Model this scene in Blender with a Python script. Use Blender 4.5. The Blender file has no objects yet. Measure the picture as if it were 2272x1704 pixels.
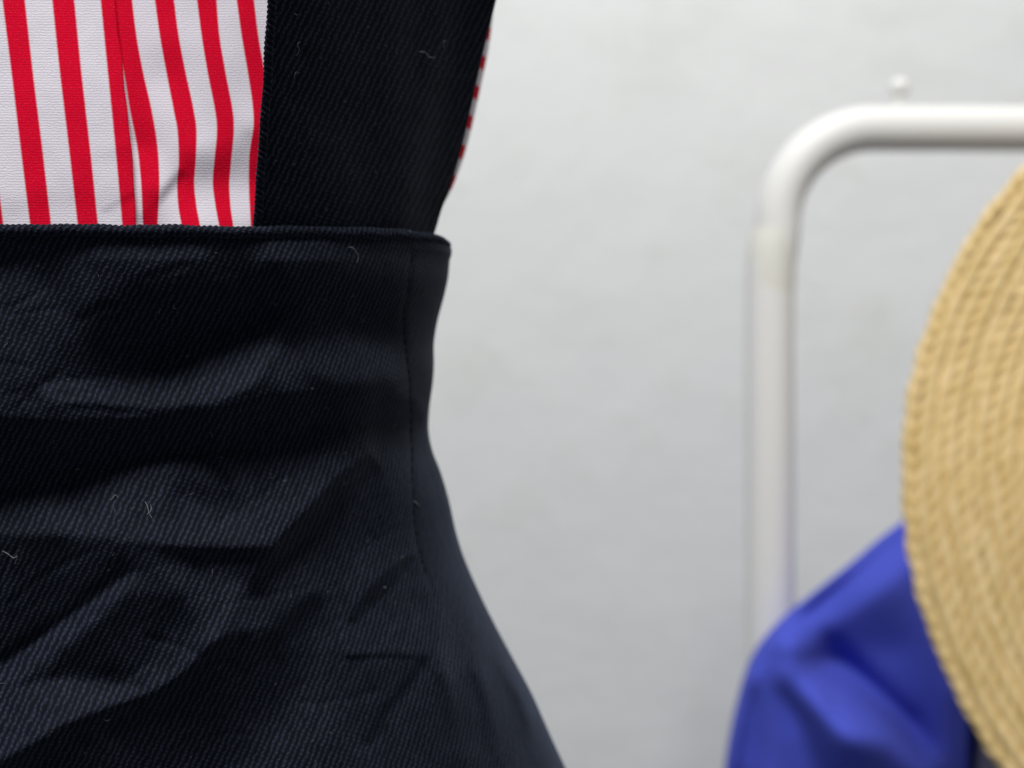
import bpy, math
import numpy as np
from mathutils import Vector

# ------------------------------------------------------------------ camera, light, exposure
sc = bpy.context.scene
K = 0.72 / 2272.0            # 36 mm sensor, 50 mm lens: metres per photo pixel at 1 m
CAM_Z = 1.25
D0 = 0.278                   # distance to the front of the pinafore

cam_d = bpy.data.cameras.new("camera")
cam_d.sensor_width = 36.0
cam_d.lens = 50.0
cam_d.clip_start = 0.01
cam_d.clip_end = 60.0
cam_d.dof.use_dof = True
cam_d.dof.focus_distance = D0 - 0.001
cam_d.dof.aperture_fstop = 12.2
cam = bpy.data.objects.new("camera", cam_d)
cam.location = (0, 0, CAM_Z)
cam.rotation_euler = (math.radians(90), 0, 0)
sc.collection.objects.link(cam)
sc.camera = cam

world = bpy.data.worlds.new("World")
sc.world = world
world.use_nodes = True
bg = world.node_tree.nodes["Background"]
bg.inputs[0].default_value = (0.86, 0.91, 1.0, 1)
bg.inputs[1].default_value = 0.17

key_d = bpy.data.lights.new("ceiling_lamp", 'AREA')
key_d.shape = 'RECTANGLE'
key_d.size = 0.60
key_d.size_y = 0.36
key_d.energy = 24.0
key_d.color = (1.0, 0.99, 0.975)
key = bpy.data.objects.new("ceiling_lamp", key_d)
key.location = (-0.10, -0.20, CAM_Z + 1.20)
key.rotation_euler = (Vector((0.15, 0.70, CAM_Z + 0.1)) - Vector(key.location)).to_track_quat('-Z', 'Y').to_euler()
sc.collection.objects.link(key)

wash_d = bpy.data.lights.new("added_wall_wash", 'AREA')  # added light without a visible source, steepens the wall's falloff from the top
wash_d.shape = 'RECTANGLE'
wash_d.size = 1.6
wash_d.size_y = 0.25
wash_d.energy = 3.6
wash_d.color = (1.0, 0.995, 0.97)
wash = bpy.data.objects.new("added_wall_wash", wash_d)
wash.location = (0.25, 0.86, CAM_Z + 1.0)
wash.rotation_euler = (math.radians(20), 0, 0)
sc.collection.objects.link(wash)

sc.view_settings.view_transform = 'Standard'
sc.view_settings.look = 'None'
sc.view_settings.exposure = 0.0
sc.view_settings.gamma = 1.0
sc.view_settings.use_curve_mapping = False
sc.cycles.use_denoising = True
sc.cycles.max_bounces = 6

# ------------------------------------------------------------------ helpers
COL = sc.collection
S = 1.0271                   # the coordinates noted on the 2212-px view of the photo


def P(px, py, D):
    px = np.asarray(px, float); py = np.asarray(py, float); D = np.asarray(D, float)
    px, py, D = np.broadcast_arrays(px, py, D)
    return np.stack([(px - 1136.0) * K * D, D, CAM_Z - (py - 852.0) * K * D], -1)


def smooth(me):
    me.polygons.foreach_set("use_smooth", np.ones(len(me.polygons), bool))


def link(name, me, mat, parent=None):
    if mat is not None:
        me.materials.append(mat)
    o = bpy.data.objects.new(name, me)
    COL.objects.link(o)
    if parent is not None:
        o.parent = parent
        o.matrix_parent_inverse = parent.matrix_world.inverted()
    return o


def grid_mesh(name, pts, uv=None, wrap_u=False, wrap_v=False):
    """pts: rows x cols x 3"""
    R, C = pts.shape[:2]
    idx = np.arange(R * C).reshape(R, C)
    if wrap_u:
        idx = np.concatenate([idx, idx[:, :1]], 1)
    if wrap_v:
        idx = np.concatenate([idx, idx[:1]], 0)
    q = np.stack([idx[1:, :-1], idx[1:, 1:], idx[:-1, 1:], idx[:-1, :-1]], -1).reshape(-1, 4)
    me = bpy.data.meshes.new(name)
    me.vertices.add(R * C)
    me.vertices.foreach_set("co", np.ascontiguousarray(pts, np.float32).ravel())
    me.loops.add(q.size)
    me.loops.foreach_set("vertex_index", q.astype(np.int32).ravel())
    me.polygons.add(len(q))
    me.polygons.foreach_set("loop_start", np.arange(0, q.size, 4, dtype=np.int32))
    me.polygons.foreach_set("loop_total", np.full(len(q), 4, np.int32))
    me.update(calc_edges=True)
    if uv is not None:
        l = me.uv_layers.new(name="UVMap")
        l.data.foreach_set("uv", np.ascontiguousarray(uv.reshape(-1, 2)[q.ravel()], np.float32).ravel())
    smooth(me)
    return me


def merge_meshes(name, parts):
    """join several (verts, quads) arrays in one mesh (pieces too small to pick apart)"""
    vs, qs, n = [], [], 0
    for v, q in parts:
        vs.append(v.reshape(-1, 3)); qs.append(np.asarray(q) + n); n += len(vs[-1])
    me = bpy.data.meshes.new(name)
    me.from_pydata(np.concatenate(vs).tolist(), [], np.concatenate(qs).tolist())
    me.update(); smooth(me)
    return me


def tube_pts(path, rad, seg=12, twist=None, ridge=0.0):
    """sweep a circle along a path; returns rows(path) x seg x 3, ridge = relative height of helical ribs"""
    path = np.asarray(path, float)
    n = len(path)
    rad = np.broadcast_to(np.asarray(rad, float), (n,))
    tan = np.gradient(path, axis=0)
    tan /= np.linalg.norm(tan, axis=1)[:, None] + 1e-12
    ref = np.array([0.0, -1.0, 0.03])
    a = np.cross(tan, ref); a /= np.linalg.norm(a, axis=1)[:, None] + 1e-12
    b = np.cross(a, tan)
    th = np.linspace(0, 2 * np.pi, seg, endpoint=False)
    r = rad[:, None] * np.ones((1, seg))
    if twist is not None:
        w = 0.5 + 0.5 * np.cos(twist[:, None] + 2 * th[None])
        r = r * (1 - ridge + ridge * w ** 0.7)
    return path[:, None] + r[..., None] * (a[:, None] * np.cos(th)[None, :, None] + b[:, None] * np.sin(th)[None, :, None])


def tube_quads(n, seg):
    i = np.arange(n * seg).reshape(n, seg)
    i = np.concatenate([i, i[:, :1]], 1)
    return np.stack([i[:-1, :-1], i[:-1, 1:], i[1:, 1:], i[1:, :-1]], -1).reshape(-1, 4)


def spline(pts, n):
    """Catmull-Rom through pts"""
    p = np.asarray(pts, float)
    p = np.vstack([2 * p[0] - p[1], p, 2 * p[-1] - p[-2]])
    m = len(p) - 3
    t = np.linspace(0, m - 1e-9, n)
    i = t.astype(int); f = (t - i)[:, None]
    a, b, c, d = p[i], p[i + 1], p[i + 2], p[i + 3]
    return 0.5 * ((2 * b) + (c - a) * f + (2 * a - 5 * b + 4 * c - d) * f ** 2 + (3 * b - a - 3 * c + d) * f ** 3)


def curve_fn(pts):
    """smooth y(x) through listed points (monotone x), linear beyond the ends"""
    p = np.asarray(pts, float)
    q = spline(p, 400)
    xs, ys = q[:, 0], q[:, 1]
    def f(x):
        x = np.asarray(x, float)
        y = np.interp(x, xs, ys)
        s0 = (p[1, 1] - p[0, 1]) / (p[1, 0] - p[0, 0]); s1 = (p[-1, 1] - p[-2, 1]) / (p[-1, 0] - p[-2, 0])
        y = np.where(x < p[0, 0], p[0, 1] + (x - p[0, 0]) * s0, y)
        return np.where(x > p[-1, 0], p[-1, 1] + (x - p[-1, 0]) * s1, y)
    return f


class Folds:
    """A relief for cloth: folds are laid down as areas that lean up (+) or down (-), and the
    surface whose slopes fit them best is found by a Fourier solve."""
    def __init__(self, x0, y0, x1, y1, step):
        self.x0, self.y0, self.st = x0, y0, step
        self.nx = int((x1 - x0) / step) + 1; self.ny = int((y1 - y0) / step) + 1
        self.X, self.Y = np.meshgrid(x0 + np.arange(self.nx) * step, y0 + np.arange(self.ny) * step)
        self.s = np.zeros((self.ny, self.nx))
        self.add = np.zeros((self.ny, self.nx))

    def blur(self, m, sig):
        pad = int(3 * sig / self.st) + 2
        mm = np.pad(m, pad, mode='edge')
        fy = np.fft.fftfreq(mm.shape[0], self.st)[:, None]; fx = np.fft.rfftfreq(mm.shape[1], self.st)[None]
        g = np.exp(-2 * (np.pi * sig) ** 2 * (fx ** 2 + fy ** 2))
        r = np.fft.irfft2(np.fft.rfft2(mm) * g, mm.shape)
        return r[pad:-pad, pad:-pad]

    def poly(self, pts, val, sig):
        pts = np.asarray(pts, float)
        ins = np.zeros(self.X.shape, bool)
        j = len(pts) - 1
        for i in range(len(pts)):
            xi, yi = pts[i]; xj, yj = pts[j]
            c = ((yi > self.Y) != (yj > self.Y)) & (self.X < (xj - xi) * (self.Y - yi) / (yj - yi + 1e-9) + xi)
            ins ^= c; j = i
        m = self.blur(ins.astype(float), sig)
        self.s = self.s * (1 - m) + val * m

    def dist(self, pts, v=(slice(None), slice(None))):
        q = spline(pts, max(30, 10 * len(pts)))
        X, Y = self.X[v], self.Y[v]
        d = np.full(X.shape, 1e9)
        for (ax, ay), (bx, by) in zip(q[:-1], q[1:]):
            dx, dy = bx - ax, by - ay
            t = np.clip(((X - ax) * dx + (Y - ay) * dy) / (dx * dx + dy * dy + 1e-9), 0, 1)
            d = np.minimum(d, np.hypot(X - ax - t * dx, Y - ay - t * dy))
        return d

    def stroke(self, pts, val, width, over=True):
        p = np.asarray(pts, float); w3 = 3.2 * width
        i0 = max(0, int((p[:, 0].min() - w3 - 20 - self.x0) / self.st)); i1 = int((p[:, 0].max() + w3 + 20 - self.x0) / self.st) + 2
        j0 = max(0, int((p[:, 1].min() - w3 - 20 - self.y0) / self.st)); j1 = int((p[:, 1].max() + w3 + 20 - self.y0) / self.st) + 2
        v = (slice(j0, max(j1, j0)), slice(i0, max(i1, i0)))
        if self.X[v].size == 0:
            return
        m = np.exp(-(self.dist(pts, v) / width) ** 2)
        self.s[v] = self.s[v] * (1 - m) + val * m if over else self.s[v] + val * m

    def groove(self, pts, depth, width):
        self.add -= depth * np.exp(-(self.dist(pts) / width) ** 2)

    def noise(self, amp, sig, seed, aniso=1.0):
        r = np.random.default_rng(seed).normal(size=self.s.shape)
        r = self.blur(r, sig)
        self.s += amp * r / r.std()

    def solve(self, gain, lx=0.12, ly=1.0, lam=0.06, longest=900.0):
        p = self.s * gain
        p = p - p.mean()
        pad = 60
        pp = np.pad(p, pad, mode='linear_ramp')
        ky = 2 * np.pi * np.fft.fftfreq(pp.shape[0], self.st)[:, None]
        kx = 2 * np.pi * np.fft.fftfreq(pp.shape[1], self.st)[None]
        n = math.hypot(lx, ly)
        kl = (kx * lx + ky * ly) / n
        kp = (kx * ly - ky * lx) / n
        mu = (2 * np.pi / longest) ** 2 * 0.25
        H = -1j * kl * np.fft.fft2(pp) / (kl ** 2 + lam * kp ** 2 + mu)
        h = np.real(np.fft.ifft2(H))[pad:-pad, pad:-pad]
        self.h = h + self.add
        return self

    def at(self, x, y):
        u = np.clip((np.asarray(x) - self.x0) / self.st, 0, self.nx - 1.001)
        v = np.clip((np.asarray(y) - self.y0) / self.st, 0, self.ny - 1.001)
        i = u.astype(int); j = v.astype(int); fu = u - i; fv = v - j
        h = self.h
        return (h[j, i] * (1 - fu) + h[j, i + 1] * fu) * (1 - fv) + (h[j + 1, i] * (1 - fu) + h[j + 1, i + 1] * fu) * fv


def thing(name, label, cat, loc, group=None):
    o = bpy.data.objects.new(name, None)
    o.location = loc
    o.empty_display_size = 0.02
    COL.objects.link(o)
    bpy.context.view_layer.update()
    o["label"] = label; o["category"] = cat
    if group:
        o["group"] = group
    return o


# ------------------------------------------------------------------ materials
def new_mat(name):
    m = bpy.data.materials.new(name)
    m.use_nodes = True
    nt = m.node_tree
    return m, nt, nt.nodes["Principled BSDF"]


def N(nt, t, **kw):
    n = nt.nodes.new(t)
    for k, v in kw.items():
        setattr(n, k, v)
    return n


def M(nt, op, a, b=None, c=None):
    n = nt.nodes.new('ShaderNodeMath'); n.operation = op
    for i, v in enumerate((a, b, c)):
        if v is None:
            continue
        if isinstance(v, (int, float)):
            n.inputs[i].default_value = v
        else:
            nt.links.new(v, n.inputs[i])
    return n.outputs[0]


def mixc(nt, f, a, b):
    n = nt.nodes.new('ShaderNodeMix'); n.data_type = 'RGBA'
    for i, v in ((0, f), (6, a), (7, b)):
        if isinstance(v, (int, float)):
            n.inputs[i].default_value = v
        elif isinstance(v, tuple):
            n.inputs[i].default_value = (*v, 1)
        else:
            nt.links.new(v, n.inputs[i])
    return n.outputs[2]


def noise(nt, vec, scale, detail=2.0, rough=0.5):
    n = nt.nodes.new('ShaderNodeTexNoise')
    n.inputs['Scale'].default_value = scale; n.inputs['Detail'].default_value = detail
    n.inputs['Roughness'].default_value = rough
    if vec is not None:
        nt.links.new(vec, n.inputs['Vector'])
    return n.outputs[0]


def bump(nt, h, dist, strength=1.0, normal=None):
    b = nt.nodes.new('ShaderNodeBump')
    b.inputs['Strength'].default_value = strength; b.inputs['Distance'].default_value = dist
    nt.links.new(h, b.inputs['Height'])
    if normal is not None:
        nt.links.new(normal, b.inputs['Normal'])
    return b.outputs[0]


def twill_mat(name, warp, gap_shade, ph=1.32, pv=0.79, cot=0.49, relief=0.00016, sheen=0.13):
    """UVs are in millimetres of cloth; navy warp floats in diagonal wales, the shade in their gaps painted near-black"""
    m, nt, b = new_mat(name)
    uv = N(nt, 'ShaderNodeUVMap'); uv.uv_map = "UVMap"
    sep = N(nt, 'ShaderNodeSeparateXYZ'); nt.links.new(uv.outputs[0], sep.inputs[0])
    U, V = sep.outputs[0], sep.outputs[1]
    j1 = M(nt, 'SUBTRACT', noise(nt, uv.outputs[0], 0.55, 2.0), 0.5)
    j2 = M(nt, 'SUBTRACT', noise(nt, uv.outputs[0], 1.9, 1.0), 0.5)
    a = M(nt, 'SUBTRACT', M(nt, 'MULTIPLY', U, 1 / ph), M(nt, 'MULTIPLY', V, cot / ph))
    a = M(nt, 'ADD', a, M(nt, 'ADD', M(nt, 'MULTIPLY', j1, 0.9), M(nt, 'MULTIPLY', j2, 0.35)))
    bb = M(nt, 'ADD', M(nt, 'MULTIPLY', V, 1 / pv), M(nt, 'MULTIPLY', a, 0.45))
    bb = M(nt, 'ADD', bb, M(nt, 'MULTIPLY', j2, 0.6))
    ca = M(nt, 'MULTIPLY_ADD', M(nt, 'COSINE', M(nt, 'MULTIPLY', a, 2 * math.pi)), 0.5, 0.5)
    cb = M(nt, 'MULTIPLY_ADD', M(nt, 'COSINE', M(nt, 'MULTIPLY', bb, 2 * math.pi)), 0.5, 0.5)
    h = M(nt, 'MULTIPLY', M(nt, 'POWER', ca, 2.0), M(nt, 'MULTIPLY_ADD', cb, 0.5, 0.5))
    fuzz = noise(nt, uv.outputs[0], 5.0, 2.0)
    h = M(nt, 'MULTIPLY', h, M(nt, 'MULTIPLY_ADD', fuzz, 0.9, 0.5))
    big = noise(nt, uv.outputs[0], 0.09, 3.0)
    col = mixc(nt, h, gap_shade, warp)  # recess shade between the wales is painted into the colour
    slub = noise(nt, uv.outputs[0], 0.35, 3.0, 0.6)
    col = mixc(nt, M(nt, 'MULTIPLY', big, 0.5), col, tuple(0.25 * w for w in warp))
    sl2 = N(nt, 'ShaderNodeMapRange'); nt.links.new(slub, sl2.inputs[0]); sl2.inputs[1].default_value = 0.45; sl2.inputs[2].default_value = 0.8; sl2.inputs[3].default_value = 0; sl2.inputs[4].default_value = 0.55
    col = mixc(nt, sl2.outputs[0], col, gap_shade)
    nt.links.new(col, b.inputs['Base Color'])
    nt.links.new(bump(nt, h, relief), b.inputs['Normal'])
    b.inputs['Roughness'].default_value = 0.75
    b.inputs['Specular IOR Level'].default_value = 0.07
    b.inputs['Sheen Weight'].default_value = sheen
    b.inputs['Sheen Roughness'].default_value = 0.45
    b.inputs['Sheen Tint'].default_value = (0.45, 0.60, 0.90, 1)
    return m


def stripe_mat(name):
    """red and white woven stripes, one stripe pair per unit of U; V in millimetres"""
    m, nt, b = new_mat(name)
    uv = N(nt, 'ShaderNodeUVMap'); uv.uv_map = "UVMap"
    sep = N(nt, 'ShaderNodeSeparateXYZ'); nt.links.new(uv.outputs[0], sep.inputs[0])
    sc_ = N(nt, 'ShaderNodeVectorMath', operation='MULTIPLY'); sc_.inputs[1].default_value = (9.4, 1, 1)
    nt.links.new(uv.outputs[0], sc_.inputs[0])
    mm = sc_.outputs[0]
    ed = M(nt, 'MULTIPLY', M(nt, 'SUBTRACT', noise(nt, mm, 3.2, 1.0), 0.5), 0.022)
    f = M(nt, 'FRACT', M(nt, 'ADD', sep.outputs[0], ed))
    d = M(nt, 'ABSOLUTE', M(nt, 'SUBTRACT', f, 0.225))
    d = M(nt, 'MINIMUM', d, M(nt, 'ABSOLUTE', M(nt, 'SUBTRACT', f, 1.225)))
    red = N(nt, 'ShaderNodeMapRange'); red.interpolation_type = 'SMOOTHSTEP'
    nt.links.new(d, red.inputs[0]); red.inputs[1].default_value = 0.198; red.inputs[2].default_value = 0.248
    red.inputs[3].default_value = 1; red.inputs[4].default_value = 0
    st = N(nt, 'ShaderNodeVectorMath', operation='MULTIPLY'); st.inputs[1].default_value = (2.0, 4.2, 1)
    nt.links.new(mm, st.inputs[0])
    st2 = N(nt, 'ShaderNodeVectorMath', operation='MULTIPLY'); st2.inputs[1].default_value = (4.5, 1.6, 1)
    nt.links.new(mm, st2.inputs[0])
    n1 = noise(nt, st.outputs[0], 1.0, 1.0); n2 = noise(nt, st2.outputs[0], 1.0, 1.0)
    w = M(nt, 'MULTIPLY', M(nt, 'ADD', n1, n2), 0.5)
    sp = N(nt, 'ShaderNodeMapRange'); nt.links.new(w, sp.inputs[0])
    sp.inputs[1].default_value = 0.52; sp.inputs[2].default_value = 0.72; sp.inputs[3].default_value = 0; sp.inputs[4].default_value = 0.35
    redc = mixc(nt, sp.outputs[0], (0.74, 0.002, 0.028), (0.85, 0.06, 0.10))
    rowj = M(nt, 'MULTIPLY', M(nt, 'SUBTRACT', M(nt, 'ADD', n2, noise(nt, mm, 0.7, 2.0)), 1.0), 2.2)
    sepm = N(nt, 'ShaderNodeSeparateXYZ'); nt.links.new(mm, sepm.inputs[0])
    rw = M(nt, 'MULTIPLY_ADD', M(nt, 'COSINE', M(nt, 'ADD', M(nt, 'MULTIPLY', sepm.outputs[1], 2 * math.pi / 0.52), M(nt, 'MULTIPLY', rowj, 2.5))), 0.5, 0.5)
    w = M(nt, 'MULTIPLY_ADD', rw, 0.20, M(nt, 'MULTIPLY', w, 0.80))
    whc = mixc(nt, w, (0.70, 0.645, 0.72), (0.91, 0.86, 0.93))
    nt.links.new(mixc(nt, red.outputs[0], whc, redc), b.inputs['Base Color'])
    nt.links.new(bump(nt, w, 0.00014, 0.8), b.inputs['Normal'])
    b.inputs['Roughness'].default_value = 0.85
    b.inputs['Specular IOR Level'].default_value = 0.05
    b.inputs['Sheen Weight'].default_value = 0.0
    return m


def plain_mat(name, colr, rough=0.6, spec=0.3, sheen=0.0, var=0.0, vscale=20.0, bmp=0.0, bscale=300.0, coat=0.0):
    m, nt, b = new_mat(name)
    tc = N(nt, 'ShaderNodeTexCoord')
    if var:
        n = noise(nt, tc.outputs['Object'], vscale, 4.0)
        nt.links.new(mixc(nt, n, tuple(c * (1 - var) for c in colr), tuple(min(1, c * (1 + var)) for c in colr)), b.inputs['Base Color'])
    else:
        b.inputs['Base Color'].default_value = (*colr, 1)
    if bmp:
        nt.links.new(bump(nt, noise(nt, tc.outputs['Object'], bscale, 3.0), bmp), b.inputs['Normal'])
    b.inputs['Roughness'].default_value = rough
    b.inputs['Specular IOR Level'].default_value = spec
    b.inputs['Sheen Weight'].default_value = sheen
    b.inputs['Coat Weight'].default_value = coat
    return m


MAT = {
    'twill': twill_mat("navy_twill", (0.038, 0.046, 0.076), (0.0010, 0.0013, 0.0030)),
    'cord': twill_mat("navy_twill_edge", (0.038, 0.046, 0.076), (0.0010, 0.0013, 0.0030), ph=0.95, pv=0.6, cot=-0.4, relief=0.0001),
    'stripe': stripe_mat("red_white_stripe"),
    'rack': plain_mat("white_enamel", (0.82, 0.82, 0.80), 0.45, 0.35, var=0.03, vscale=14),
    'collar': plain_mat("cream_plastic", (0.78, 0.78, 0.71), 0.45, 0.3),
    'blue': plain_mat("blue_cotton", (0.070, 0.094, 0.54), 0.95, 0.04, sheen=0.05, var=0.06, vscale=60, bmp=0.0002, bscale=900),
    'lavender': plain_mat("lavender_grey_cotton", (0.20, 0.195, 0.28), 0.85, 0.15, var=0.08, vscale=80),
    'lint': plain_mat("lint_fibre", (0.26, 0.26, 0.28), 0.9, 0.1),
    'thread': plain_mat("black_thread", (0.008, 0.008, 0.011), 0.8, 0.1),
}


def wall_mat():
    m, nt, b = new_mat("pale_plaster")
    tc = N(nt, 'ShaderNodeTexCoord')
    n1 = noise(nt, tc.outputs['Object'], 3.0, 5.0, 0.55)
    n2 = noise(nt, tc.outputs['Object'], 11.0, 4.0, 0.6)
    c = mixc(nt, n1, (0.735, 0.755, 0.755), (0.83, 0.838, 0.82))
    sp = N(nt, 'ShaderNodeMapRange'); nt.links.new(n2, sp.inputs[0])
    sp.inputs[1].default_value = 0.54; sp.inputs[2].default_value = 0.74; sp.inputs[3].default_value = 0; sp.inputs[4].default_value = 0.9
    c = mixc(nt, sp.outputs[0], c, (0.72, 0.735, 0.70))
    nt.links.new(c, b.inputs['Base Color'])
    nt.links.new(bump(nt, n2, 0.006, 0.6), b.inputs['Normal'])
    b.inputs['Roughness'].default_value = 0.8
    b.inputs['Specular IOR Level'].default_value = 0.2
    return m


def straw_mat():
    """UV: U along the plait in mm, V across it 0..1"""
    m, nt, b = new_mat("plaited_straw")
    uv = N(nt, 'ShaderNodeUVMap'); uv.uv_map = "UVMap"
    sep = N(nt, 'ShaderNodeSeparateXYZ'); nt.links.new(uv.outputs[0], sep.inputs[0])
    geo = N(nt, 'ShaderNodeTexCoord')
    U, V = sep.outputs[0], sep.outputs[1]
    # over-and-under strands: a chevron that runs along the plait
    chev = M(nt, 'ABSOLUTE', M(nt, 'SUBTRACT', V, 0.5))
    ph = M(nt, 'ADD', M(nt, 'MULTIPLY', U, 1 / 8.0), M(nt, 'MULTIPLY', chev, 1.1))
    cw = M(nt, 'MULTIPLY_ADD', M(nt, 'COSINE', M(nt, 'MULTIPLY', ph, 2 * math.pi)), 0.5, 0.5)
    st = N(nt, 'ShaderNodeVectorMath', operation='MULTIPLY'); st.inputs[1].default_value = (0.09, 1.3, 1)
    nt.links.new(uv.outputs[0], st.inputs[0])
    fib = noise(nt, st.outputs[0], 1.0, 3.0, 0.65)
    st2 = N(nt, 'ShaderNodeVectorMath', operation='MULTIPLY'); st2.inputs[1].default_value = (0.035, 0.6, 1)
    nt.links.new(uv.outputs[0], st2.inputs[0])
    big = noise(nt, st2.outputs[0], 1.0, 2.0)
    f = M(nt, 'ADD', M(nt, 'MULTIPLY', fib, 0.55), M(nt, 'MULTIPLY', big, 0.5))
    f = M(nt, 'ADD', f, M(nt, 'MULTIPLY', cw, 0.13))
    mr = N(nt, 'ShaderNodeMapRange'); nt.links.new(f, mr.inputs[0])
    mr.inputs[1].default_value = 0.36; mr.inputs[2].default_value = 0.88
    c = mixc(nt, mr.outputs[0], (0.56, 0.38, 0.11), (0.95, 0.74, 0.42))
    nt.links.new(c, b.inputs['Base Color'])
    nt.links.new(bump(nt, M(nt, 'ADD', M(nt, 'MULTIPLY', cw, 0.7), M(nt, 'MULTIPLY', fib, 0.5)), 0.0006), b.inputs['Normal'])
    b.inputs['Roughness'].default_value = 0.55
    b.inputs['Specular IOR Level'].default_value = 0.35
    return m


MAT['wall'] = wall_mat()
MAT['straw'] = straw_mat()

# ------------------------------------------------------------------ wall
WALL_D = 1.25
xx, zz = np.meshgrid(np.linspace(-2.2, 2.2, 23), np.linspace(3.2, 0.0, 17))
me = grid_mesh("wall", np.stack([xx, np.full_like(xx, WALL_D), zz], -1))
o = link("wall", me, MAT['wall'])
o["kind"] = "structure"

# ------------------------------------------------------------------ clothes rack
RD = 0.83
rk = RD * K
base = P(1716, 5600, RD)
rack = thing("clothes_rack", "white tubular metal clothes rack standing before the pale wall", "clothes rack", tuple(base))
post_px = np.array([(1708.5, 580), (1708, 800), (1709, 1100), (1710, 1500), (1712, 2000), (1714, 2600), (1716, 5600)], float)
path = P(post_px[:, 0], post_px[:, 1], RD)
path = spline(path, 60)
me = grid_mesh("post", tube_pts(path, 53 * rk, 32), wrap_u=True)
link("post", me, MAT['rack'], rack)
arc = np.linspace(math.pi, math.pi / 2, 30)
R_b = 210.0
cxb, cyb = 1726 + R_b, 286 + R_b
rail_px = [(1714, 590), (1719, 560), (1724, 525)] + [(cxb + R_b * math.cos(a), cyb - R_b * math.sin(a)) for a in arc] + \
          [(2000, 286), (2100, 286), (2300, 287), (2700, 289), (3600, 292)]
rp = np.array(rail_px)
# resample evenly
seg = np.r_[0, np.cumsum(np.hypot(*np.diff(rp, axis=0).T))]
sv = np.linspace(0, seg[-1], 160)
rp = np.stack([np.interp(sv, seg, rp[:, 0]), np.interp(sv, seg, rp[:, 1])], 1)
me = grid_mesh("rail", tube_pts(P(rp[:, 0], rp[:, 1], RD), 49.5 * rk, 32), wrap_u=True)
link("rail", me, MAT['rack'], rack)
# joint ring where the bent rail drops into the wider post
cp = P([1716, 1715, 1714, 1712, 1710, 1709, 1708.5], [512, 520, 535, 550, 590, 625, 650], RD)
me = grid_mesh("joint_collar", tube_pts(cp, np.array([49.8, 50.8, 52.4, 53.6, 53.8, 53.4, 52.9]) * rk, 32), wrap_u=True)
link("joint_collar", me, MAT['collar'], rack)
# ball-headed stop on top of the rail
prof = [(250, 9), (238, 9.5), (230, 10), (222, 12)]
for a in np.linspace(-60, 90, 12):
    prof.append((195 - 22 * math.sin(math.radians(a)), max(0.4, 22 * math.cos(math.radians(a)))))
prof = np.array(prof)
path = P(np.full(len(prof), 1996.0), prof[:, 0], RD)
neck = grid_mesh("stop_pin", tube_pts(path[:5], prof[:5, 1] * rk, 20), wrap_u=True)
pin = link("stop_pin", neck, MAT['rack'], rack)
me = grid_mesh("ball", tube_pts(path[4:], prof[4:, 1] * rk, 20), wrap_u=True)
link("ball", me, MAT['rack'], pin)

# ------------------------------------------------------------------ blue shirt and what hangs inside it
BD = 0.775
bf = Folds(1400, 900, 2350, 1900, 5)
bf.stroke([(2020, 1222), (1994, 1240), (1880, 1320), (1750, 1412)], 0.75, 30)
bf.poly([(1876, 1363), (1994, 1299), (2030, 1384), (2000, 1447), (1910, 1430), (1842, 1396)], -0.42, 14)
bf.stroke([(2020, 1222), (1994, 1243), (1880, 1330), (1770, 1412)], 0.55, 22)
bf.stroke([(1730, 1452), (1790, 1450), (1850, 1440)], -0.5, 15)
bf.stroke([(1838, 1408), (1880, 1450), (1930, 1502), (1975, 1545), (2024, 1588)], -0.85, 22)
bf.poly([(1783, 1489), (1859, 1462), (1952, 1544), (2036, 1628), (2078, 1679), (2060, 1730), (1973, 1650), (1867, 1625), (1800, 1544)], 2.1, 12)
bf.stroke([(1735, 1520), (1775, 1560), (1808, 1610), (1830, 1704), (1840, 1780)], -1.0, 24)
bf.stroke([(1700, 1470), (1690, 1600), (1700, 1720)], 0.35, 24)
bf.stroke([(1655, 1520), (1640, 1600), (1634, 1680), (1630, 1780)], -1.6, 24)
bf.poly([(1860, 1650), (1960, 1665), (2040, 1740), (1900, 1800), (1850, 1740)], -0.6, 16)
bf.stroke([(2110, 1560), (2125, 1650), (2130, 1760)], -0.5, 25)
bf.noise(0.05, 25, 4)
bf.s = bf.blur(bf.s, 9)
bf.solve(1.15, 0.15, 1.0, lam=0.07, longest=900)
bnd = np.array([(1588, 2500), (1596, 2200), (1602, 1950), (1606, 1760), (1612, 1690), (1620, 1640), (1630, 1590), (1645, 1530), (1660, 1482),
                (1681, 1440), (1708, 1405), (1746, 1366), (1797, 1325), (1849, 1284), (1900, 1243), (1951, 1199), (2003, 1160),
                (2060, 1118), (2120, 1074)], float)
bn = spline(bnd, 220)
shirt2 = thing("blue_shirt", "plain bright blue shirt hanging behind the straw hat, only its shoulder showing", "shirt", tuple(P(2000, 2500, BD)))


def blue_sheet(inner_top, inner_bot, side, n=130):
    sv = np.linspace(0, 1, n) ** 1.5
    tt = np.linspace(0, 1, len(bn))[:, None]
    ax = np.array(inner_bot)[None] * (1 - tt) + np.array(inner_top)[None] * tt
    px = bn[:, :1] * (1 - sv) + ax[:, :1] * sv
    py = bn[:, 1:] * (1 - sv) + ax[:, 1:] * sv
    w = np.hypot(px - bn[:, :1], py - bn[:, 1:])          # distance from the rim in px
    q = np.clip(w / 100.0, 0, 1)
    bulge = np.sqrt(1 - (1 - q) ** 2)
    if side > 0:
        D = BD + 0.026 - 0.018 * bulge - bf.at(px, py) * K * BD * np.clip(w / 25.0, 0, 1)
    else:
        D = BD + 0.026 + 0.018 * bulge
    return P(px, py, D)


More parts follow.
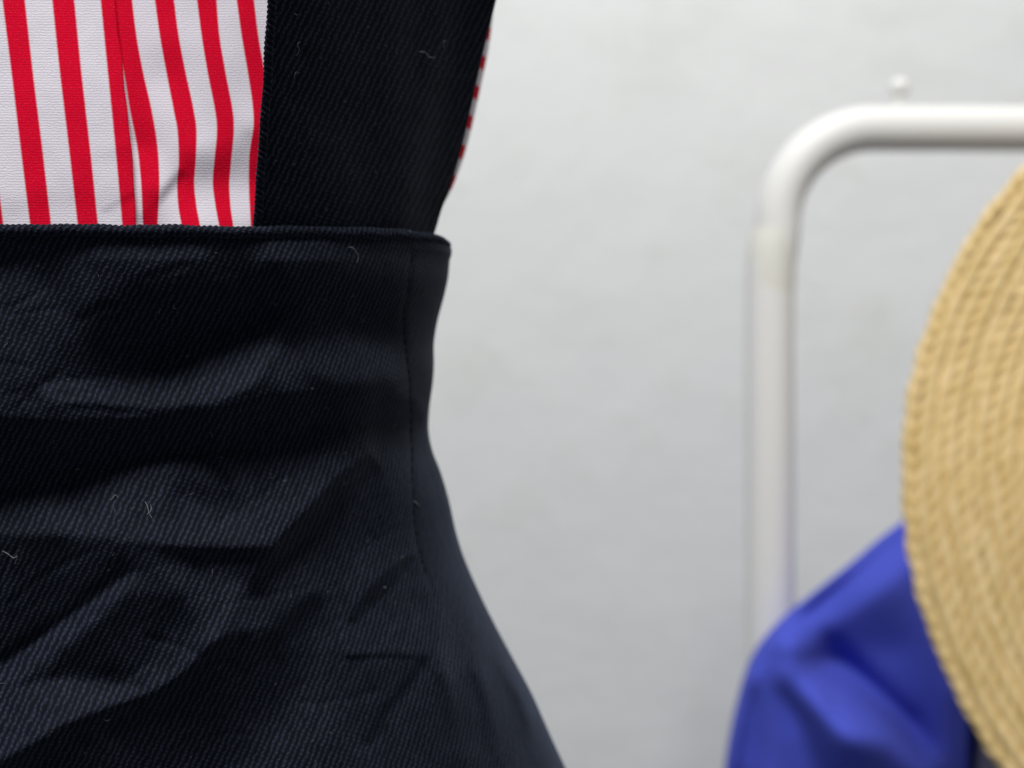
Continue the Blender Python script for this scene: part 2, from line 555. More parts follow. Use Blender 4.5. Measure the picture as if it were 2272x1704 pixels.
me = grid_mesh("front", blue_sheet((2146, 1070), (2146, 2500), 1))
o = link("front", me, MAT['blue'], shirt2)
md = o.modifiers.new("thick", 'SOLIDIFY'); md.thickness = 0.0008; md.offset = -1
me = grid_mesh("back", blue_sheet((2700, 930), (2700, 2500), -1, 60))
link("back", me, MAT['blue'], shirt2)

lv_px, lv_py = np.meshgrid(np.linspace(0, 1, 60), np.linspace(1440, 2500, 80))
left = 2162 + 6 * np.sin(lv_py / 60.0)
px = left + (2600 - left) * lv_px
D = BD + 0.020 - 0.022 * np.sqrt(1 - (1 - np.clip((px - left) / 90.0, 0, 1)) ** 2) + 0.003 * np.sin(px / 26.0 + lv_py / 190.0)
me = grid_mesh("lavender_top", P(px, lv_py, D))
o = link("lavender_top", me, MAT['lavender'])
o["label"] = "lavender grey garment just showing between blue shirt and the hat's lower brim"
o["category"] = "garment"
md = o.modifiers.new("thick", 'SOLIDIFY'); md.thickness = 0.0012; md.offset = -1

# ------------------------------------------------------------------ straw hat
HD, HR = 0.60, 0.214
hyaw, hpit = 0.2033, 0.1378
HC = P(3165.4, 1075.2, HD)
hn = np.array([-math.sin(hyaw) * math.cos(hpit), -math.cos(hyaw) * math.cos(hpit), math.sin(hpit)])
e1 = np.cross(hn, [0, 0, 1]); e1 /= np.linalg.norm(e1)
e2 = np.cross(hn, e1)
hat = thing("straw_hat", "wide brimmed natural straw hat in front of the blue shirt", "hat", tuple(HC))


def hat_pt(r, ang, up):
    r, ang, up = np.broadcast_arrays(r, ang, up)
    return HC + (r * np.cos(ang))[..., None] * e1 + (r * np.sin(ang))[..., None] * e2 + up[..., None] * hn


ang = np.linspace(0, 2 * math.pi, 240, endpoint=False)
wob = 0.0016 * np.sin(3 * ang + 0.5) + 0.0011 * np.sin(7 * ang + 1.0)      # a brim is never flat
rr = np.linspace(0.082, HR - 0.003, 40)
RR, AA = np.meshgrid(rr, ang, indexing='ij')
me = grid_mesh("brim", hat_pt(RR, AA, -0.0022 + wob[None] * (RR / HR) + 0.004 * ((RR - 0.1) / 0.1) ** 2 * 0), wrap_u=True)
brim = link("brim", me, MAT['straw'], hat)
pitch = 0.0062
r = HR
row = 0
rng = np.random.default_rng(7)
while r - pitch > 0.08:
    q = np.linspace(-0.08, 1.08, 9)
    prof_up = 0.0015 * (1 - np.abs(2 * q - 1) ** 2.5)
    jig = 0.00035 * np.sin(ang * rng.integers(40, 60) + rng.uniform(0, 6)) + 0.0003 * np.sin(ang * rng.integers(11, 19) + rng.uniform(0, 6))
    tooth = 0.00035 * np.sin(ang * 2 * math.pi * r / 0.008)
    Q, A2 = np.meshgrid(q, ang, indexing='ij')
    rad = r - Q * pitch + jig[None] + tooth[None] * np.where(Q < 0.1, 1.0, 0.0)
    up = prof_up[:, None] + wob[None] * (r / HR) + 0.0005 * rng.normal() - 0.0004 * Q
    pts = hat_pt(rad, A2, up)
    uvm = np.stack([(A2 + row * 1.7) * r * 1000, Q + row * 3.0], -1)
    me = grid_mesh("braid_row", np.concatenate([pts, pts[:, :1]], 1), np.concatenate([uvm, uvm[:, :1] + np.array([2 * math.pi * r * 1000, 0])], 1))
    link("braid_row", me, MAT['straw'], brim)
    r -= pitch
    row += 1
# crown: away from the camera, seen only from elsewhere
cr = np.concatenate([np.linspace(0.083, 0.078, 14), 0.078 - 0.03 * (1 - np.cos(np.linspace(0, math.pi / 2, 10))), np.linspace(0.045, 0.0005, 10)])
cu = -np.concatenate([np.linspace(0.002, 0.075, 14), 0.075 + 0.022 * np.sin(np.linspace(0, math.pi / 2, 10)), np.linspace(0.098, 0.101, 10)])
CR, CA = np.meshgrid(cr, ang[::2], indexing='ij')
CU = np.repeat(cu[:, None], len(ang[::2]), 1)
uvm = np.stack([CA * 80, np.repeat(np.arange(len(cr))[:, None] * 0.9, len(ang[::2]), 1)], -1)
me = grid_mesh("crown", hat_pt(CR + 0.0008 * np.sin(np.arange(len(cr)) * 2.0)[:, None], CA, CU), uvm, wrap_u=True)
link("crown", me, MAT['straw'], hat)

# ------------------------------------------------------------------ pinafore: silhouette and folds
XC = -150.0
edge = curve_fn([(480, 1003), (532, 1002), (555, 998), (606, 994), (657, 984), (709, 971), (760, 963), (811, 963), (852, 960), (904, 953), (955, 951),
                 (1001, 960), (1048, 978), (1109, 996), (1181, 1012), (1243, 1032), (1325, 1068), (1397, 1104), (1464, 1140), (1541, 1181), (1633, 1222),
                 (1704, 1255), (1800, 1300), (2150, 1450)])
front_y = curve_fn([(480, 0.0), (560, 0.0007), (750, 0.0036), (950, 0.0065), (1100, 0.0070), (1400, 0.0080), (1704, 0.0080), (2100, 0.007)])
deep_y = curve_fn([(480, 0.066), (950, 0.068), (1300, 0.074), (1704, 0.082), (2100, 0.090)])
hem_top = curve_fn([(-1400, 500), (-600, 497), (0, 495), (205, 496), (411, 498), (575, 500), (719, 500), (822, 503), (924, 510), (971, 518), (1001, 534)])
HEM_R = 15.0

bib = Folds(-420, 440, 1400, 2150, 4)
bib.s += 0.02
F = bib
F.poly([(640, 1180), (1400, 1150), (1400, 2150), (420, 2150), (560, 1560)], 0.30, 60)
# bib: gently darker towards the middle, lit strip under the hem at the left
F.poly([(-420, 530), (160, 530), (230, 600), (150, 760), (80, 860), (-420, 880)], 0.34, 45)
F.poly([(230, 640), (480, 590), (720, 600), (880, 640), (870, 715), (700, 725), (615, 690), (565, 722), (430, 783), (360, 806), (200, 834), (160, 800)], -0.40, 38)
F.poly([(330, 700), (560, 640), (640, 670), (600, 700), (500, 750), (420, 785), (330, 812)], -0.62, 12)
# bright fold that rises to the right
F.poly([(90, 850), (205, 840), (282, 833), (365, 813), (431, 787), (497, 760), (580, 724), (622, 698), (640, 730), (610, 800), (560, 858), (470, 895), (330, 905), (200, 893), (90, 885)], 0.85, 4.34)
F.poly([(300, 835), (431, 795), (560, 742), (618, 712), (605, 780), (550, 835), (430, 870), (300, 870)], 1.15, 12)
F.poly([(622, 700), (660, 715), (650, 770), (622, 800)], -0.15, 4.96)
F.poly([(640, 752), (760, 735), (880, 745), (900, 830), (780, 850), (640, 850), (600, 850)], 0.75, 14)
# the deep dark fold at the waist
F.poly([(-420, 930), (0, 925), (150, 938), (330, 925), (480, 912), (600, 880), (690, 868), (800, 880), (930, 890), (945, 930), (860, 945), (700, 962), (600, 985), (500, 996), (423, 1002), (318, 1016), (182, 1060), (0, 1100), (-420, 1170)], -0.8, 5.58)
F.poly([(640, 800), (740, 850), (880, 860), (870, 905), (700, 890)], -0.45, 16)
# lit band under it
F.poly([(-420, 1185), (0, 1101), (182, 1061), (318, 1017), (423, 1003), (520, 998), (640, 990), (760, 1000), (800, 1030), (720, 1120), (605, 1208), (455, 1212), (318, 1202), (136, 1186), (0, 1180), (-420, 1215)], 0.50, 4.34)
F.poly([(-420, 1190), (0, 1110), (140, 1078), (260, 1045), (240, 1175), (100, 1178), (-420, 1210)], 0.72, 14)
F.poly([(300, 1150), (450, 1130), (600, 1120), (690, 1110), (620, 1195), (455, 1206), (310, 1195)], 0.75, 14)
F.poly([(-420, 1180), (0, 1102), (182, 1062), (318, 1019), (423, 1005), (520, 1000), (520, 1022), (420, 1030), (318, 1046), (182, 1092), (0, 1130), (-420, 1205)], 1.0, 5)
F.stroke([(395, 1080), (455, 1092), (500, 1100)], 0.02, 26)
F.stroke([(480, 1005), (495, 1040), (500, 1060)], -0.35, 18)
F.stroke([(750, 985), (850, 1000), (880, 1060)], 0.1, 40)
# darker lap below it
F.poly([(-420, 1222), (0, 1188), (150, 1192), (318, 1208), (455, 1218), (600, 1214), (560, 1240), (420, 1246), (330, 1262), (270, 1300), (180, 1362), (90, 1430), (0, 1482), (-420, 1700)], -0.20, 4.34)
F.poly([(330, 1212), (455, 1220), (610, 1214), (560, 1244), (440, 1240)], -0.75, 4.96)
F.poly([(250, 1240), (330, 1250), (262, 1300), (170, 1362), (80, 1430), (0, 1475), (0, 1440), (110, 1370)], -0.45, 10)
# crease that runs from the seam down to the left
F.poly([(820, 1005), (845, 1035), (780, 1110), (700, 1185), (640, 1240), (585, 1320), (548, 1320), (575, 1250), (625, 1190), (700, 1110), (760, 1040)], -0.95, 4.96)
F.poly([(840, 1040), (880, 1080), (860, 1200), (760, 1230), (680, 1240), (720, 1180)], -0.08, 22)
# small lit streak and the dark pocket beneath it
F.poly([(305, 1268), (300, 1292), (215, 1368), (130, 1440), (60, 1500), (-60, 1575), (-420, 1800), (-420, 1740), (-60, 1522), (20, 1468), (110, 1398), (200, 1335), (270, 1282)], 0.9, 3.72)
F.poly([(300, 1305), (370, 1320), (400, 1370), (350, 1430), (280, 1500), (100, 1500), (150, 1445), (220, 1380)], -0.4, 5.58)
F.poly([(350, 1310), (420, 1330), (420, 1390), (370, 1400), (330, 1360)], -0.5, 16)
F.poly([(340, 1250), (430, 1252), (540, 1300), (520, 1340), (470, 1420), (410, 1500), (345, 1525), (330, 1500), (400, 1430), (440, 1380), (420, 1310)], 0.42, 10)
F.stroke([(515, 1320), (480, 1400), (420, 1475), (350, 1522)], 0.75, 16)
F.poly([(-420, 1690), (-60, 1580), (0, 1535), (100, 1508), (250, 1516), (340, 1527), (300, 1552), (254, 1562), (136, 1608), (0, 1688), (-420, 1920)], 0.78, 4.34)
# the big dark fold at the bottom
F.poly([(-420, 1940), (0, 1696), (136, 1614), (254, 1568), (345, 1532), (412, 1488), (465, 1430), (540, 1392), (600, 1400), (640, 1470), (580, 1560), (470, 1650), (330, 1760), (120, 1900), (-200, 2100)], -0.36, 4.96)
F.poly([(-420, 1945), (0, 1698), (136, 1616), (254, 1570), (345, 1534), (412, 1490), (465, 1434), (540, 1396), (560, 1420), (480, 1480), (420, 1545), (330, 1590), (230, 1630), (130, 1680), (0, 1760)], -0.75, 7)
F.poly([(640, 1430), (700, 1440), (640, 1560), (480, 1690), (360, 1800), (330, 1780), (520, 1600)], -0.25, 30)
F.poly([(600, 1270), (690, 1230), (720, 1300), (660, 1340), (600, 1360), (560, 1400), (540, 1380), (575, 1330)], 0.35, 16)
F.stroke([(690, 1330), (650, 1375), (610, 1420)], -0.55, 26)
F.poly([(700, 1500), (760, 1480), (740, 1620), (640, 1760), (480, 1900), (380, 1900), (480, 1740), (620, 1610)], 0.42, 24)
# creases near the side seam
F.poly([(925, 1232), (915, 1248), (870, 1300), (825, 1345), (785, 1385), (770, 1378), (800, 1325), (850, 1270), (900, 1232)], -0.68, 3.72)
F.stroke([(928, 1252), (880, 1310), (835, 1365)], 0.35, 11)
F.stroke([(770, 1440), (850, 1436), (940, 1438)], 0.5, 5.58)
F.stroke([(772, 1458), (820, 1456), (880, 1456), (942, 1462)], -0.8, 5.58)
F.poly([(775, 1465), (940, 1462), (900, 1510), (850, 1570), (810, 1620), (770, 1640), (780, 1550)], -0.05, 20)
F.stroke([(940, 1462), (900, 1520), (850, 1580), (815, 1640)], -0.5, 12)
F.stroke([(960, 1480), (920, 1540), (870, 1600)], 0.4, 16)
for x0, a in ((1085, 0.0), (1150, 20.0), (1010, -10.0)):
    F.stroke([(x0 - 30, 1500), (x0 + a, 1610), (x0 + 20 + a, 1760)], -0.4, 16)
# many small creases, as pressed cloth has
wr = np.random.default_rng(77)
for i in range(70):
    low = wr.random() < 0.75
    x = wr.uniform(-40, 900); y = wr.uniform(1010, 1720) if low else wr.uniform(570, 940)
    a_ = math.radians(wr.normal(-40, 22) if low else wr.normal(-14, 16))
    L = wr.uniform(30, 110)
    bend = wr.normal() * 10
    p0 = (x - L * math.cos(a_), y - L * math.sin(a_)); p2 = (x + L * math.cos(a_), y + L * math.sin(a_))
    mid = (x - bend * math.sin(a_), y + bend * math.cos(a_))
    v = wr.uniform(0.12, 0.38); wd = wr.uniform(4.5, 9)
    n_ = np.array([-math.sin(a_), math.cos(a_)]) * wd * 1.1
    if n_[1] < 0: n_ = -n_
    F.stroke([p0, mid, p2], -v, wd, over=False)
    F.stroke([tuple(np.array(q) + n_) for q in (p0, mid, p2)], v, wd, over=False)
F.noise(0.06, 16, 11)
F.noise(0.05, 40, 12)
SEAM = [(914, 545), (906, 640), (896, 700), (898, 760), (907, 830), (911, 890), (912, 960), (915, 1050), (918, 1123), (924, 1190), (938, 1250), (955, 1300), (975, 1360)]
F.solve(1.05, 0.12, 1.0, lam=0.04, longest=1000)
F.h -= 4.0 * np.exp(-(F.dist(SEAM[:-1]) / 7.0) ** 2)


def bib_base(px, py):
    """depth of the body of the garment, before folds, where the photo's column px meets row py"""
    w = edge(py) - XC
    s = np.clip((px - XC) / w, -1, 1)
    return D0 + front_y(py) + deep_y(py) * (1 - np.sqrt(1 - np.abs(s) ** 2.3))


def twill_uv(pts, px, py, h=None):
    d = np.linalg.norm(np.diff(pts[:, :, :2], axis=1), axis=2)
    u = np.concatenate([np.zeros((pts.shape[0], 1)), np.cumsum(d, 1)], 1)
    return u


# ---- the garment body
pin = thing("pinafore_dress", "black navy twill pinafore with wide shoulder strap over a red striped shirt", "dress", tuple(P(XC, 2150, D0 + 0.05)))
tf = np.concatenate([np.linspace(-90, 0, 70, endpoint=False), np.linspace(0, 90, 460)])
tb = np.linspace(90, 270, 70)[1:-1]
tdeg = np.concatenate([tf, tb])
t = np.radians(tdeg)
rows = np.concatenate([np.arange(512, 1760, 4.0), np.linspace(1764, 2150, 40)])
T, PY = np.meshgrid(t, rows)
w = edge(PY) - XC
sn = np.sin(T)
PXb = XC + w * sn
cosT = np.cos(T)
prof_c = np.where(cosT >= 0, (1 - np.abs(sn) ** 2.3), 0.0)
depth_c = np.where(cosT >= 0, 1 - np.sqrt(np.clip(prof_c, 0, 1)), 1 + np.sqrt(np.clip(1 - np.abs(sn) ** 2.3, 0, 1)))
Dbase = D0 + front_y(PY) + deep_y(PY) * depth_c
front = cosT > 0
hrel = np.where(front, F.at(PXb, PY), 0.0) * np.clip(cosT / 0.2, 0, 1)
# ease the folds out just below the hem, the hem holds the edge taut
hrel = hrel * np.clip((PY - 515) / 60.0, 0.15, 1)
Dd = Dbase - hrel * K * D0
PYb = PY + (hem_top(np.clip(PXb, -1300, 1001)) + HEM_R + 2 - 512) * np.exp(-np.clip(PY - 512, 0, None) / 90.0)
pts = P(PXb, PYb, Dd)
base3 = P(PXb, PYb, Dbase)
U = np.concatenate([np.zeros((len(rows), 1)), np.cumsum(np.linalg.norm(np.diff(base3[:, :, :2], axis=1), axis=2), 1)], 1) * 1000
U -= U[:, 70:71]
V = -(PYb - 512) * K * D0 * 1000
uv = np.stack([U + 0.10 * hrel * K * D0 * 1000, V + 0.30 * hrel * K * D0 * 1000], -1)
me = grid_mesh("body", pts, uv, wrap_u=True)
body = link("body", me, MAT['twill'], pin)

# ---- rolled hem along the top
ti = np.searchsorted(tdeg, -80)
hp = []
tt = np.radians(np.concatenate([np.linspace(-80, 0, 60, endpoint=False), np.linspace(0, 96, 520)]))
wtop = 991.0 - XC
hx = XC + wtop * np.sin(tt)
cs = np.cos(tt)
hd = D0 + deep_y(515) * np.where(cs >= 0, 1 - np.sqrt(np.clip(1 - np.abs(np.sin(tt)) ** 2.3, 0, 1)), 1.0 + 0.5 * -cs)
hy = hem_top(np.clip(hx, -1300, 1001)) + HEM_R
hy = hy + 1.0 * np.sin(hx / 37.0) + 0.6 * np.sin(hx / 13.0)
path = P(hx, hy, hd - 0.0004)
# even spacing so the wales wrap evenly round the roll
sl = np.r_[0, np.cumsum(np.linalg.norm(np.diff(path, axis=0), axis=1))]
sv = np.arange(0, sl[-1], 0.00022)
path = np.stack([np.interp(sv, sl, path[:, i]) for i in range(3)], 1)
jit = np.interp(sv, np.linspace(0, sl[-1], 180), np.random.default_rng(3).normal(size=180).cumsum() * 0.12)
tw = 2 * math.pi * sv / 0.00115 + jit
rad = HEM_R * K * D0 * (1 + 0.05 * np.interp(sv, np.linspace(0, sl[-1], 60), np.random.default_rng(5).normal(size=60)))
rad = rad * np.interp(sv, [0, sl[-1] - 0.020, sl[-1] - 0.006, sl[-1]], [1, 1, 0.8, 0.6])
tp = tube_pts(path, rad, 20, tw, 0.19)
uvh = np.stack(np.broadcast_arrays((sv * 1000)[:, None], (np.arange(20) * 0.45)[None]), -1)
me = grid_mesh("rolled_hem", tp, uvh, wrap_u=True)
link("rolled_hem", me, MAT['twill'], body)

# ---- side seam stitches
st_parts = []
sp_ = spline(SEAM, 500)
sp_ = sp_[sp_[:, 1] < 1285]
i = 0
rng = np.random.default_rng(21)
acc = np.r_[0, np.cumsum(np.hypot(*np.diff(sp_, axis=0).T))]
pos = 0.0
while pos < acc[-1] - 22:
    L = 17 + rng.uniform(-2, 2)
    s_ = np.linspace(pos, pos + L, 7)
    x = np.interp(s_, acc, sp_[:, 0]) + rng.normal() * 0.8; y = np.interp(s_, acc, sp_[:, 1])
    hh = F.at(x, y)
    lift = 1.0 * np.sin(np.linspace(0, math.pi, 7))
    D = bib_base(x, y) - (hh + lift) * K * D0
    tpn = tube_pts(P(x, y, D), 1.9 * K * D0, 6)
    st_parts.append((tpn, tube_quads(7, 6)))
    pos += L + 5
me = merge_meshes("seam_stitching", st_parts)
o = link("seam_stitching", me, MAT['thread'], body)
o["kind"] = "stuff"

# ------------------------------------------------------------------ shoulder strap
Z = 1 / 3.073
sl_fn = curve_fn([(-80, 600), (0, 1826 * Z), (200 * Z, 1812 * Z), (400 * Z, 1800 * Z), (600 * Z, 1790 * Z), (800 * Z, 1776 * Z), (1000 * Z, 1760 * Z), (1250 * Z, 1744 * Z), (1510 * Z, 1724 * Z), (560, 556)])
sr_fn = curve_fn([(-80, 1119), (0, 1101), (113, 1073), (226, 1048), (318, 1027), (411, 1001), (462, 981), (505, 968), (560, 950)])
TILT = 0.42


def strap_depth(px, py):
    w = edge(512.0) - XC
    s = np.abs((px - XC) / w)
    s = np.where(s > 0.9, 0.9 + 0.1 * np.tanh((s - 0.9) / 0.1), s)
    body_ = deep_y(500.0) * 0.88 * s ** 3.4
    lean = (520 - py) * K * D0 * TILT
    return D0 + 0.0032 + body_ - lean


sf = Folds(500, -120, 1200, 620, 4)
sf.stroke([(1000, -60), (985, 120), (960, 260), (930, 400), (905, 500)], 0.9, 30)
sf.stroke([(950, -60), (935, 120), (905, 260), (875, 400), (850, 500)], -0.5, 28)
sf.stroke([(700, 270), (760, 330), (790, 420), (800, 520)], 0.35, 36)
sf.stroke([(850, -60), (860, 300), (850, 500)], -0.4, 40)
sf.noise(0.06, 18, 3)
sf.solve(0.6, -0.9, 0.5, lam=0.2, longest=400)
cc = np.linspace(0, 1, 150)
rows = np.arange(-80, 572, 4.0)
CC, PY = np.meshgrid(cc, rows)
PX = sl_fn(PY) + 9 + (sr_fn(PY) - sl_fn(PY) - 9) * CC
Dd = strap_depth(PX, PY) - sf.at(PX, PY) * K * D0 + 0.006 * np.clip((CC - 0.55) / 0.45, 0, 1) ** 3
pts = P(PX, PY, Dd)
uv = np.stack([(PX - 560) * K * D0 * 1000, -PY * K * D0 * 1000], -1)
me = grid_mesh("strap", pts, uv)
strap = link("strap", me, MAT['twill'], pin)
md = strap.modifiers.new("thick", 'SOLIDIFY'); md.thickness = 0.0011; md.offset = -1

ys = np.linspace(-80, 545, 1400)
xs = sl_fn(ys) + 10 + 0.8 * np.sin(ys / 23.0)
path = P(xs, ys, strap_depth(xs, ys) - 0.0008)
sl = np.r_[0, np.cumsum(np.linalg.norm(np.diff(path, axis=0), axis=1))]
sv = np.arange(0, sl[-1], 0.0002)
path = np.stack([np.interp(sv, sl, path[:, i]) for i in range(3)], 1)
tw = 2 * math.pi * sv / 0.0010 + np.interp(sv, np.linspace(0, sl[-1], 80), np.random.default_rng(8).normal(size=80).cumsum() * 0.15)
tp = tube_pts(path, 11.5 * K * D0, 18, -tw, 0.28)
uvh = np.stack(np.broadcast_arrays((sv * 1000)[:, None], (np.arange(18) * 0.4)[None]), -1)
me = grid_mesh("strap_edge", tp, uvh, wrap_u=True)
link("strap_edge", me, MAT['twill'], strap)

# ------------------------------------------------------------------ striped shirt
shirt = thing("striped_shirt", "red and white striped cotton shirt worn under the dark pinafore", "shirt", tuple(P(XC, 700, D0 + 0.03)))


def table(cols):
    """cols: list of (phase, [(yz, xz), ...]) in the enlarged view's units"""
    fs = [(ph, curve_fn([(y * Z, x * Z) for y, x in pts_])) for ph, pts_ in cols]
    def phase(px, py):
        ed = np.stack([f(py) for _, f in fs], -1)
        ph = np.array([p for p, _ in fs])
        out = np.empty(px.shape)
        n = len(ph)
        out[:] = ph[0] + (px - ed[..., 0]) * (ph[1] - ph[0]) / (ed[..., 1] - ed[..., 0])
        for i in range(n - 1):
            a, b = ed[..., i], ed[..., i + 1]
            m = px >= a
            out = np.where(m, ph[i] + (px - a) * (ph[i + 1] - ph[i]) / (b - a), out)
        return out
    return phase


left_phase = table([
    (-0.55, [(0, -155), (500, -100), (1000, -42), (1500, 20)]),
    (0.0, [(0, 15), (500, 78), (1000, 138), (1500, 200)]),
    (0.45, [(0, 170), (500, 226), (1000, 288), (1500, 346)]),
    (1.0, [(0, 355), (500, 408), (1000, 468), (1500, 525)]),
    (1.45, [(0, 507), (500, 557), (1000, 614), (1500, 666)]),
    (2.0, [(0, 685), (500, 735), (1000, 785), (1500, 830)]),
    (2.45, [(0, 838), (500, 886), (1000, 935), (1500, 975)]),
])
right_phase = table([
    (0.0, [(0, 770), (250, 800), (500, 846), (750, 885), (1000, 934), (1250, 961), (1500, 973)]),
    (0.45, [(0, 901), (250, 932), (500, 978), (750, 1035), (1000, 1075), (1250, 1088), (1500, 1076)]),
    (1.0, [(0, 1055), (250, 1090), (500, 1135), (750, 1183), (900, 1210), (1100, 1218), (1250, 1207), (1400, 1214), (1510, 1232)]),
    (1.45, [(0, 1187), (250, 1220), (500, 1268), (750, 1322), (900, 1341), (1100, 1335), (1250, 1325), (1400, 1340), (1510, 1360)]),
    (2.0, [(0, 1342), (250, 1375), (500, 1416), (750, 1465), (900, 1478), (1100, 1460), (1250, 1450), (1400, 1468), (1510, 1488)]),
    (2.45, [(0, 1477), (250, 1498), (500, 1540), (750, 1587), (900, 1595), (1100, 1577), (1250, 1565), (1400, 1572), (1510, 1587)]),
    (3.0, [(0, 1613), (250, 1648), (500, 1690), (700, 1720), (850, 1728), (1000, 1706), (1100, 1697), (1300, 1697), (1510, 1708)]),
    (3.45, [(0, 1732), (250, 1763), (500, 1806), (700, 1835), (850, 1842), (1000, 1822), (1100, 1812), (1300, 1810), (1510, 1820)]),
])
fold_fn = curve_fn([(-80, 770 * Z), (0, 782 * Z), (200 * Z, 802 * Z), (400 * Z, 829 * Z), (600 * Z, 848 * Z), (800 * Z, 871 * Z), (1000 * Z, 894 * Z), (1250 * Z, 912 * Z), (1510 * Z, 925 * Z), (600, 950 * Z)])


def shirt_base(px, py):
    w = 1000.0 - XC
    s = np.clip((px - XC) / w, -1, 0.97)
    return D0 + 0.0085 + 0.066 * (1 - np.sqrt(1 - np.abs(s) ** 2.3)) + (520 - py) * K * D0 * 0.06


# under lap (right half)
rf = Folds(180, -120, 760, 660, 3)
rf.poly([(235, -120), (290, -120), (297, 0), (322, 160), (348, 330), (300, 330), (280, 200)], -0.7, 16)
rf.poly([(388, 335), (440, 322), (520, 318), (600, 290), (610, 350), (520, 395), (440, 400), (395, 402)], -0.42, 18)
rf.stroke([(560, 300), (585, 330), (575, 380)], -0.45, 26)
rf.poly([(400, 425), (520, 420), (600, 420), (600, 500), (390, 505)], 0.35, 18)
rf.stroke([(400, 385), (375, 415), (350, 445), (322, 485)], -0.85, 12)
rf.poly([(318, 420), (350, 420), (352, 520), (312, 520)], -0.5, 9)
rf.stroke([(400, 200), (420, 260), (430, 300)], 0.25, 40)
rf.noise(0.05, 22, 31)
rf.solve(0.55, 0.45, 1.0, lam=0.08, longest=400)
rows = np.arange(-80, 640, 3.0)
cols = np.concatenate([np.arange(0, 1, 1 / 170.0), np.linspace(1, 1.4, 8)])
CC, PY = np.meshgrid(cols, rows)
x0 = fold_fn(PY) - 45
PX = x0 + CC * (600 - 215)
# the lap runs under the left half, where it dives back
dive = np.clip((fold_fn(PY) + 6 - PX) / 30.0, 0, 1)
Dr = shirt_base(PX, PY) - rf.at(PX, PY) * K * D0 + 0.0016 * dive
uv = np.stack([right_phase(PX, PY), -PY * K * D0 * 1000], -1)
me = grid_mesh("under_lap", P(PX, PY, Dr), uv)
o = link("under_lap", me, MAT['stripe'], shirt)
md = o.modifiers.new("thick", 'SOLIDIFY'); md.thickness = 0.0004; md.offset = -1

# over lap (left half) with a folded placket edge
lf = Folds(-450, -120, 420, 660, 4)
lf.stroke([(-60, 470), (120, 445), (260, 440)], -0.18, 30)
lf.stroke([(235, 465), (270, 445), (300, 430)], -0.4, 9)
lf.stroke([(180, 360), (240, 345), (290, 340)], -0.12, 18)
lf.noise(0.05, 40, 41)
lf.noise(0.03, 12, 42)
lf.solve(0.5, 0.1, 1.0, lam=0.1, longest=400)
cols = np.linspace(0, 1, 220)
curl = np.linspace(0, math.pi, 9)[1:]
CC, PY = np.meshgrid(np.arange(len(cols) + len(curl)), rows)
ef = fold_fn(PY) - 5 + 0.7 * np.sin(PY / 17.0)
X0 = -430.0
PX = np.empty(PY.shape); lift = np.zeros(PY.shape)
PX[:, :len(cols)] = X0 + (ef[:, :len(cols)] - X0) * cols[None]
Rc = 7.0
for i, a in enumerate(curl):
    PX[:, len(cols) + i] = ef[:, 0] + Rc * math.sin(a) * 0.8
    lift[:, len(cols) + i] = Rc * (1 - math.cos(a))
Dl = shirt_base(np.minimum(PX, ef), PY) - 0.0017 - lf.at(PX, PY) * K * D0 + lift * K * D0
uv = np.stack([left_phase(PX, PY), -PY * K * D0 * 1000], -1)
me = grid_mesh("over_lap", P(PX, PY, Dl), uv)
link("over_lap", me, MAT['stripe'], shirt)

# strip of the shirt's armhole that shows past the strap
out_fn = curve_fn([(-80, -10), (0, -4), (40, 2), (90, 8), (140, 11), (280, 11), (360, 9), (430, 3), (480, -4), (560, -12)])
rows2 = np.arange(-80, 560, 4.0)
cq = np.linspace(0, 1, 40)
CC, PY = np.meshgrid(cq, rows2)
th = CC * math.radians(150)
ex = sr_fn(PY) + out_fn(PY)
rpx = 120.0
PX = ex - rpx + rpx * np.sin(np.minimum(th, math.pi)) * 1.0
Da = D0 + 0.068 + 0.018 * (1 - np.cos(th))
PX = np.where(th > math.pi / 2, ex - 30 * (1 - np.sin(th)), PX)
uv = np.stack([(PY - 129) / 66.0 - (PX - ex) / 90.0, PX * K * D0 * 1000], -1)
me = grid_mesh("armhole_edge", P(PX, PY, Da), uv)
link("armhole_edge", me, MAT['stripe'], shirt)

# ------------------------------------------------------------------ lint on the dark cloth
def lint(ctrl, surf, r_px, parent, mat='lint'):
    q = spline(np.array(ctrl, float), 40)
    lift = 3.0 + 2.0 * np.sin(np.linspace(0, 5, 40))
    D = surf(q[:, 0], q[:, 1]) - lift * K * D0
    tap = np.interp(np.linspace(0, 1, 40), [0, 0.15, 0.8, 1], [0.5, 1, 0.9, 0.4])
    me = grid_mesh("lint", tube_pts(P(q[:, 0], q[:, 1], D), 0.75 * r_px * tap * K * D0, 6), wrap_u=True)
    link("lint", me, MAT[mat], parent)


def s_body(x, y):
    return bib_base(x, y) - F.at(x, y) * np.clip((y - 515) / 60.0, 0.15, 1) * K * D0


def s_strap(x, y):
    return strap_depth(x, y) - sf.at(x, y) * K * D0


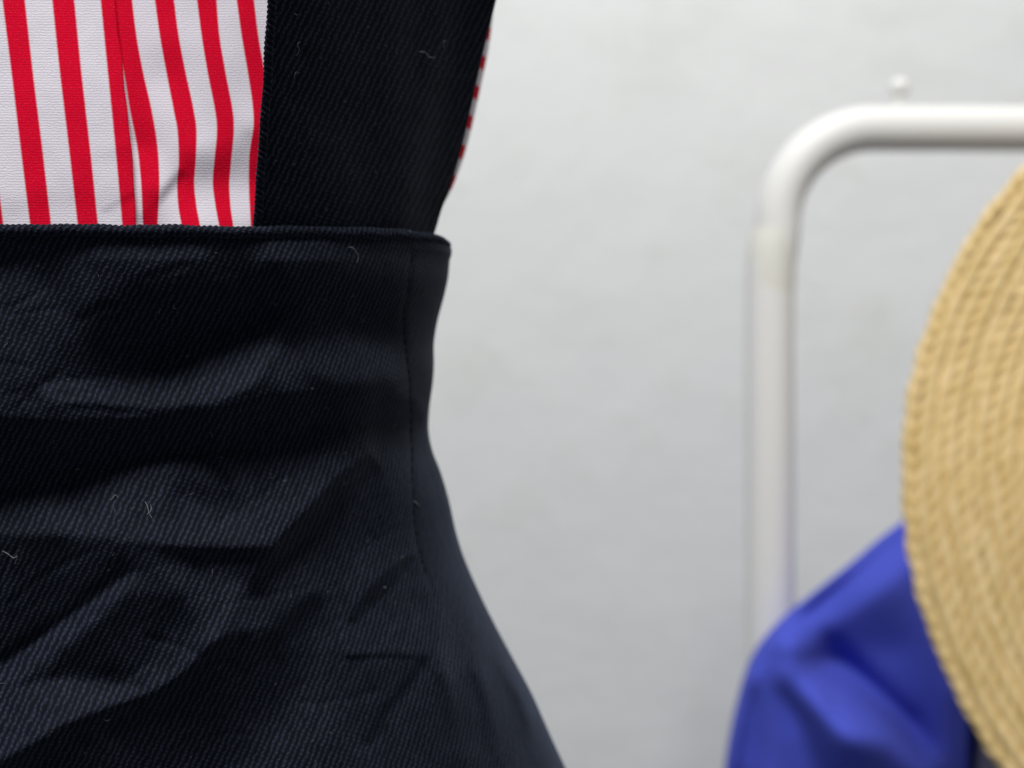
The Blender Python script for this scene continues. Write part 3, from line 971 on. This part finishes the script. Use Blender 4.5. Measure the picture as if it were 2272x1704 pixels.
def s_hem(x, y):
    return bib_base(x, np.full_like(y, 520.0)) - HEM_R * K * D0 * 0.9


lint([(772, 548), (783, 550), (791, 560), (795, 572), (792, 582)], s_body, 0.9, body)
lint([(918, 1112), (924, 1116), (931, 1124)], s_body, 2.0, body)
lint([(322, 1112), (328, 1126), (331, 1140), (338, 1150)], s_body, 0.8, body)
lint([(325, 1142), (335, 1132), (334, 1118)], s_body, 0.7, body)
lint([(4, 1222), (16, 1228), (30, 1238), (38, 1234), (36, 1243), (32, 1252)], s_body, 1.0, body)
lint([(246, 1110), (256, 1098), (262, 1104)], s_body, 0.7, body)
lint([(908, 512), (911, 515)], s_hem, 2.2, body)
lint([(665, 92), (660, 100), (664, 110), (658, 124)], s_strap, 0.7, strap)
lint([(652, 172), (657, 160), (664, 162)], s_strap, 0.7, strap)
lint([(930, 115), (943, 116), (952, 126), (966, 128)], s_strap, 1.1, strap)
lint([(988, 88), (984, 96), (985, 108)], s_strap, 0.9, strap)
lint([(654, 30), (660, 34)], s_strap, 0.8, strap)
lint([(852, 1305), (856, 1301)], s_body, 1.4, body)

# fuzz: short loose fibres caught on the twill
fr = np.random.default_rng(99)
for parent, surf, region, n in ((body, s_body, (0, 900, 545, 1700), 60), (strap, s_strap, (600, 960, 0, 480), 16)):
    parts = []
    for i in range(n):
        x = fr.uniform(region[0], region[1]); y = fr.uniform(region[2], region[3]); a_ = fr.uniform(0, math.pi * 2); L = fr.uniform(1.5, 6)
        t_ = np.linspace(-1, 1, 6); cv = fr.normal() * 2.5
        xx_ = x + L * t_ * math.cos(a_) - cv * t_ ** 2 * math.sin(a_); yy_ = y + L * t_ * math.sin(a_) + cv * t_ ** 2 * math.cos(a_)
        D = surf(xx_, yy_) - (1.5 + 2 * fr.random()) * K * D0
        parts.append((tube_pts(P(xx_, yy_, D), fr.uniform(0.15, 0.38) * K * D0, 4), tube_quads(6, 4)))
    o = link("fuzz", merge_meshes("fuzz", parts), MAT['lint'], parent)
    o["kind"] = "stuff"
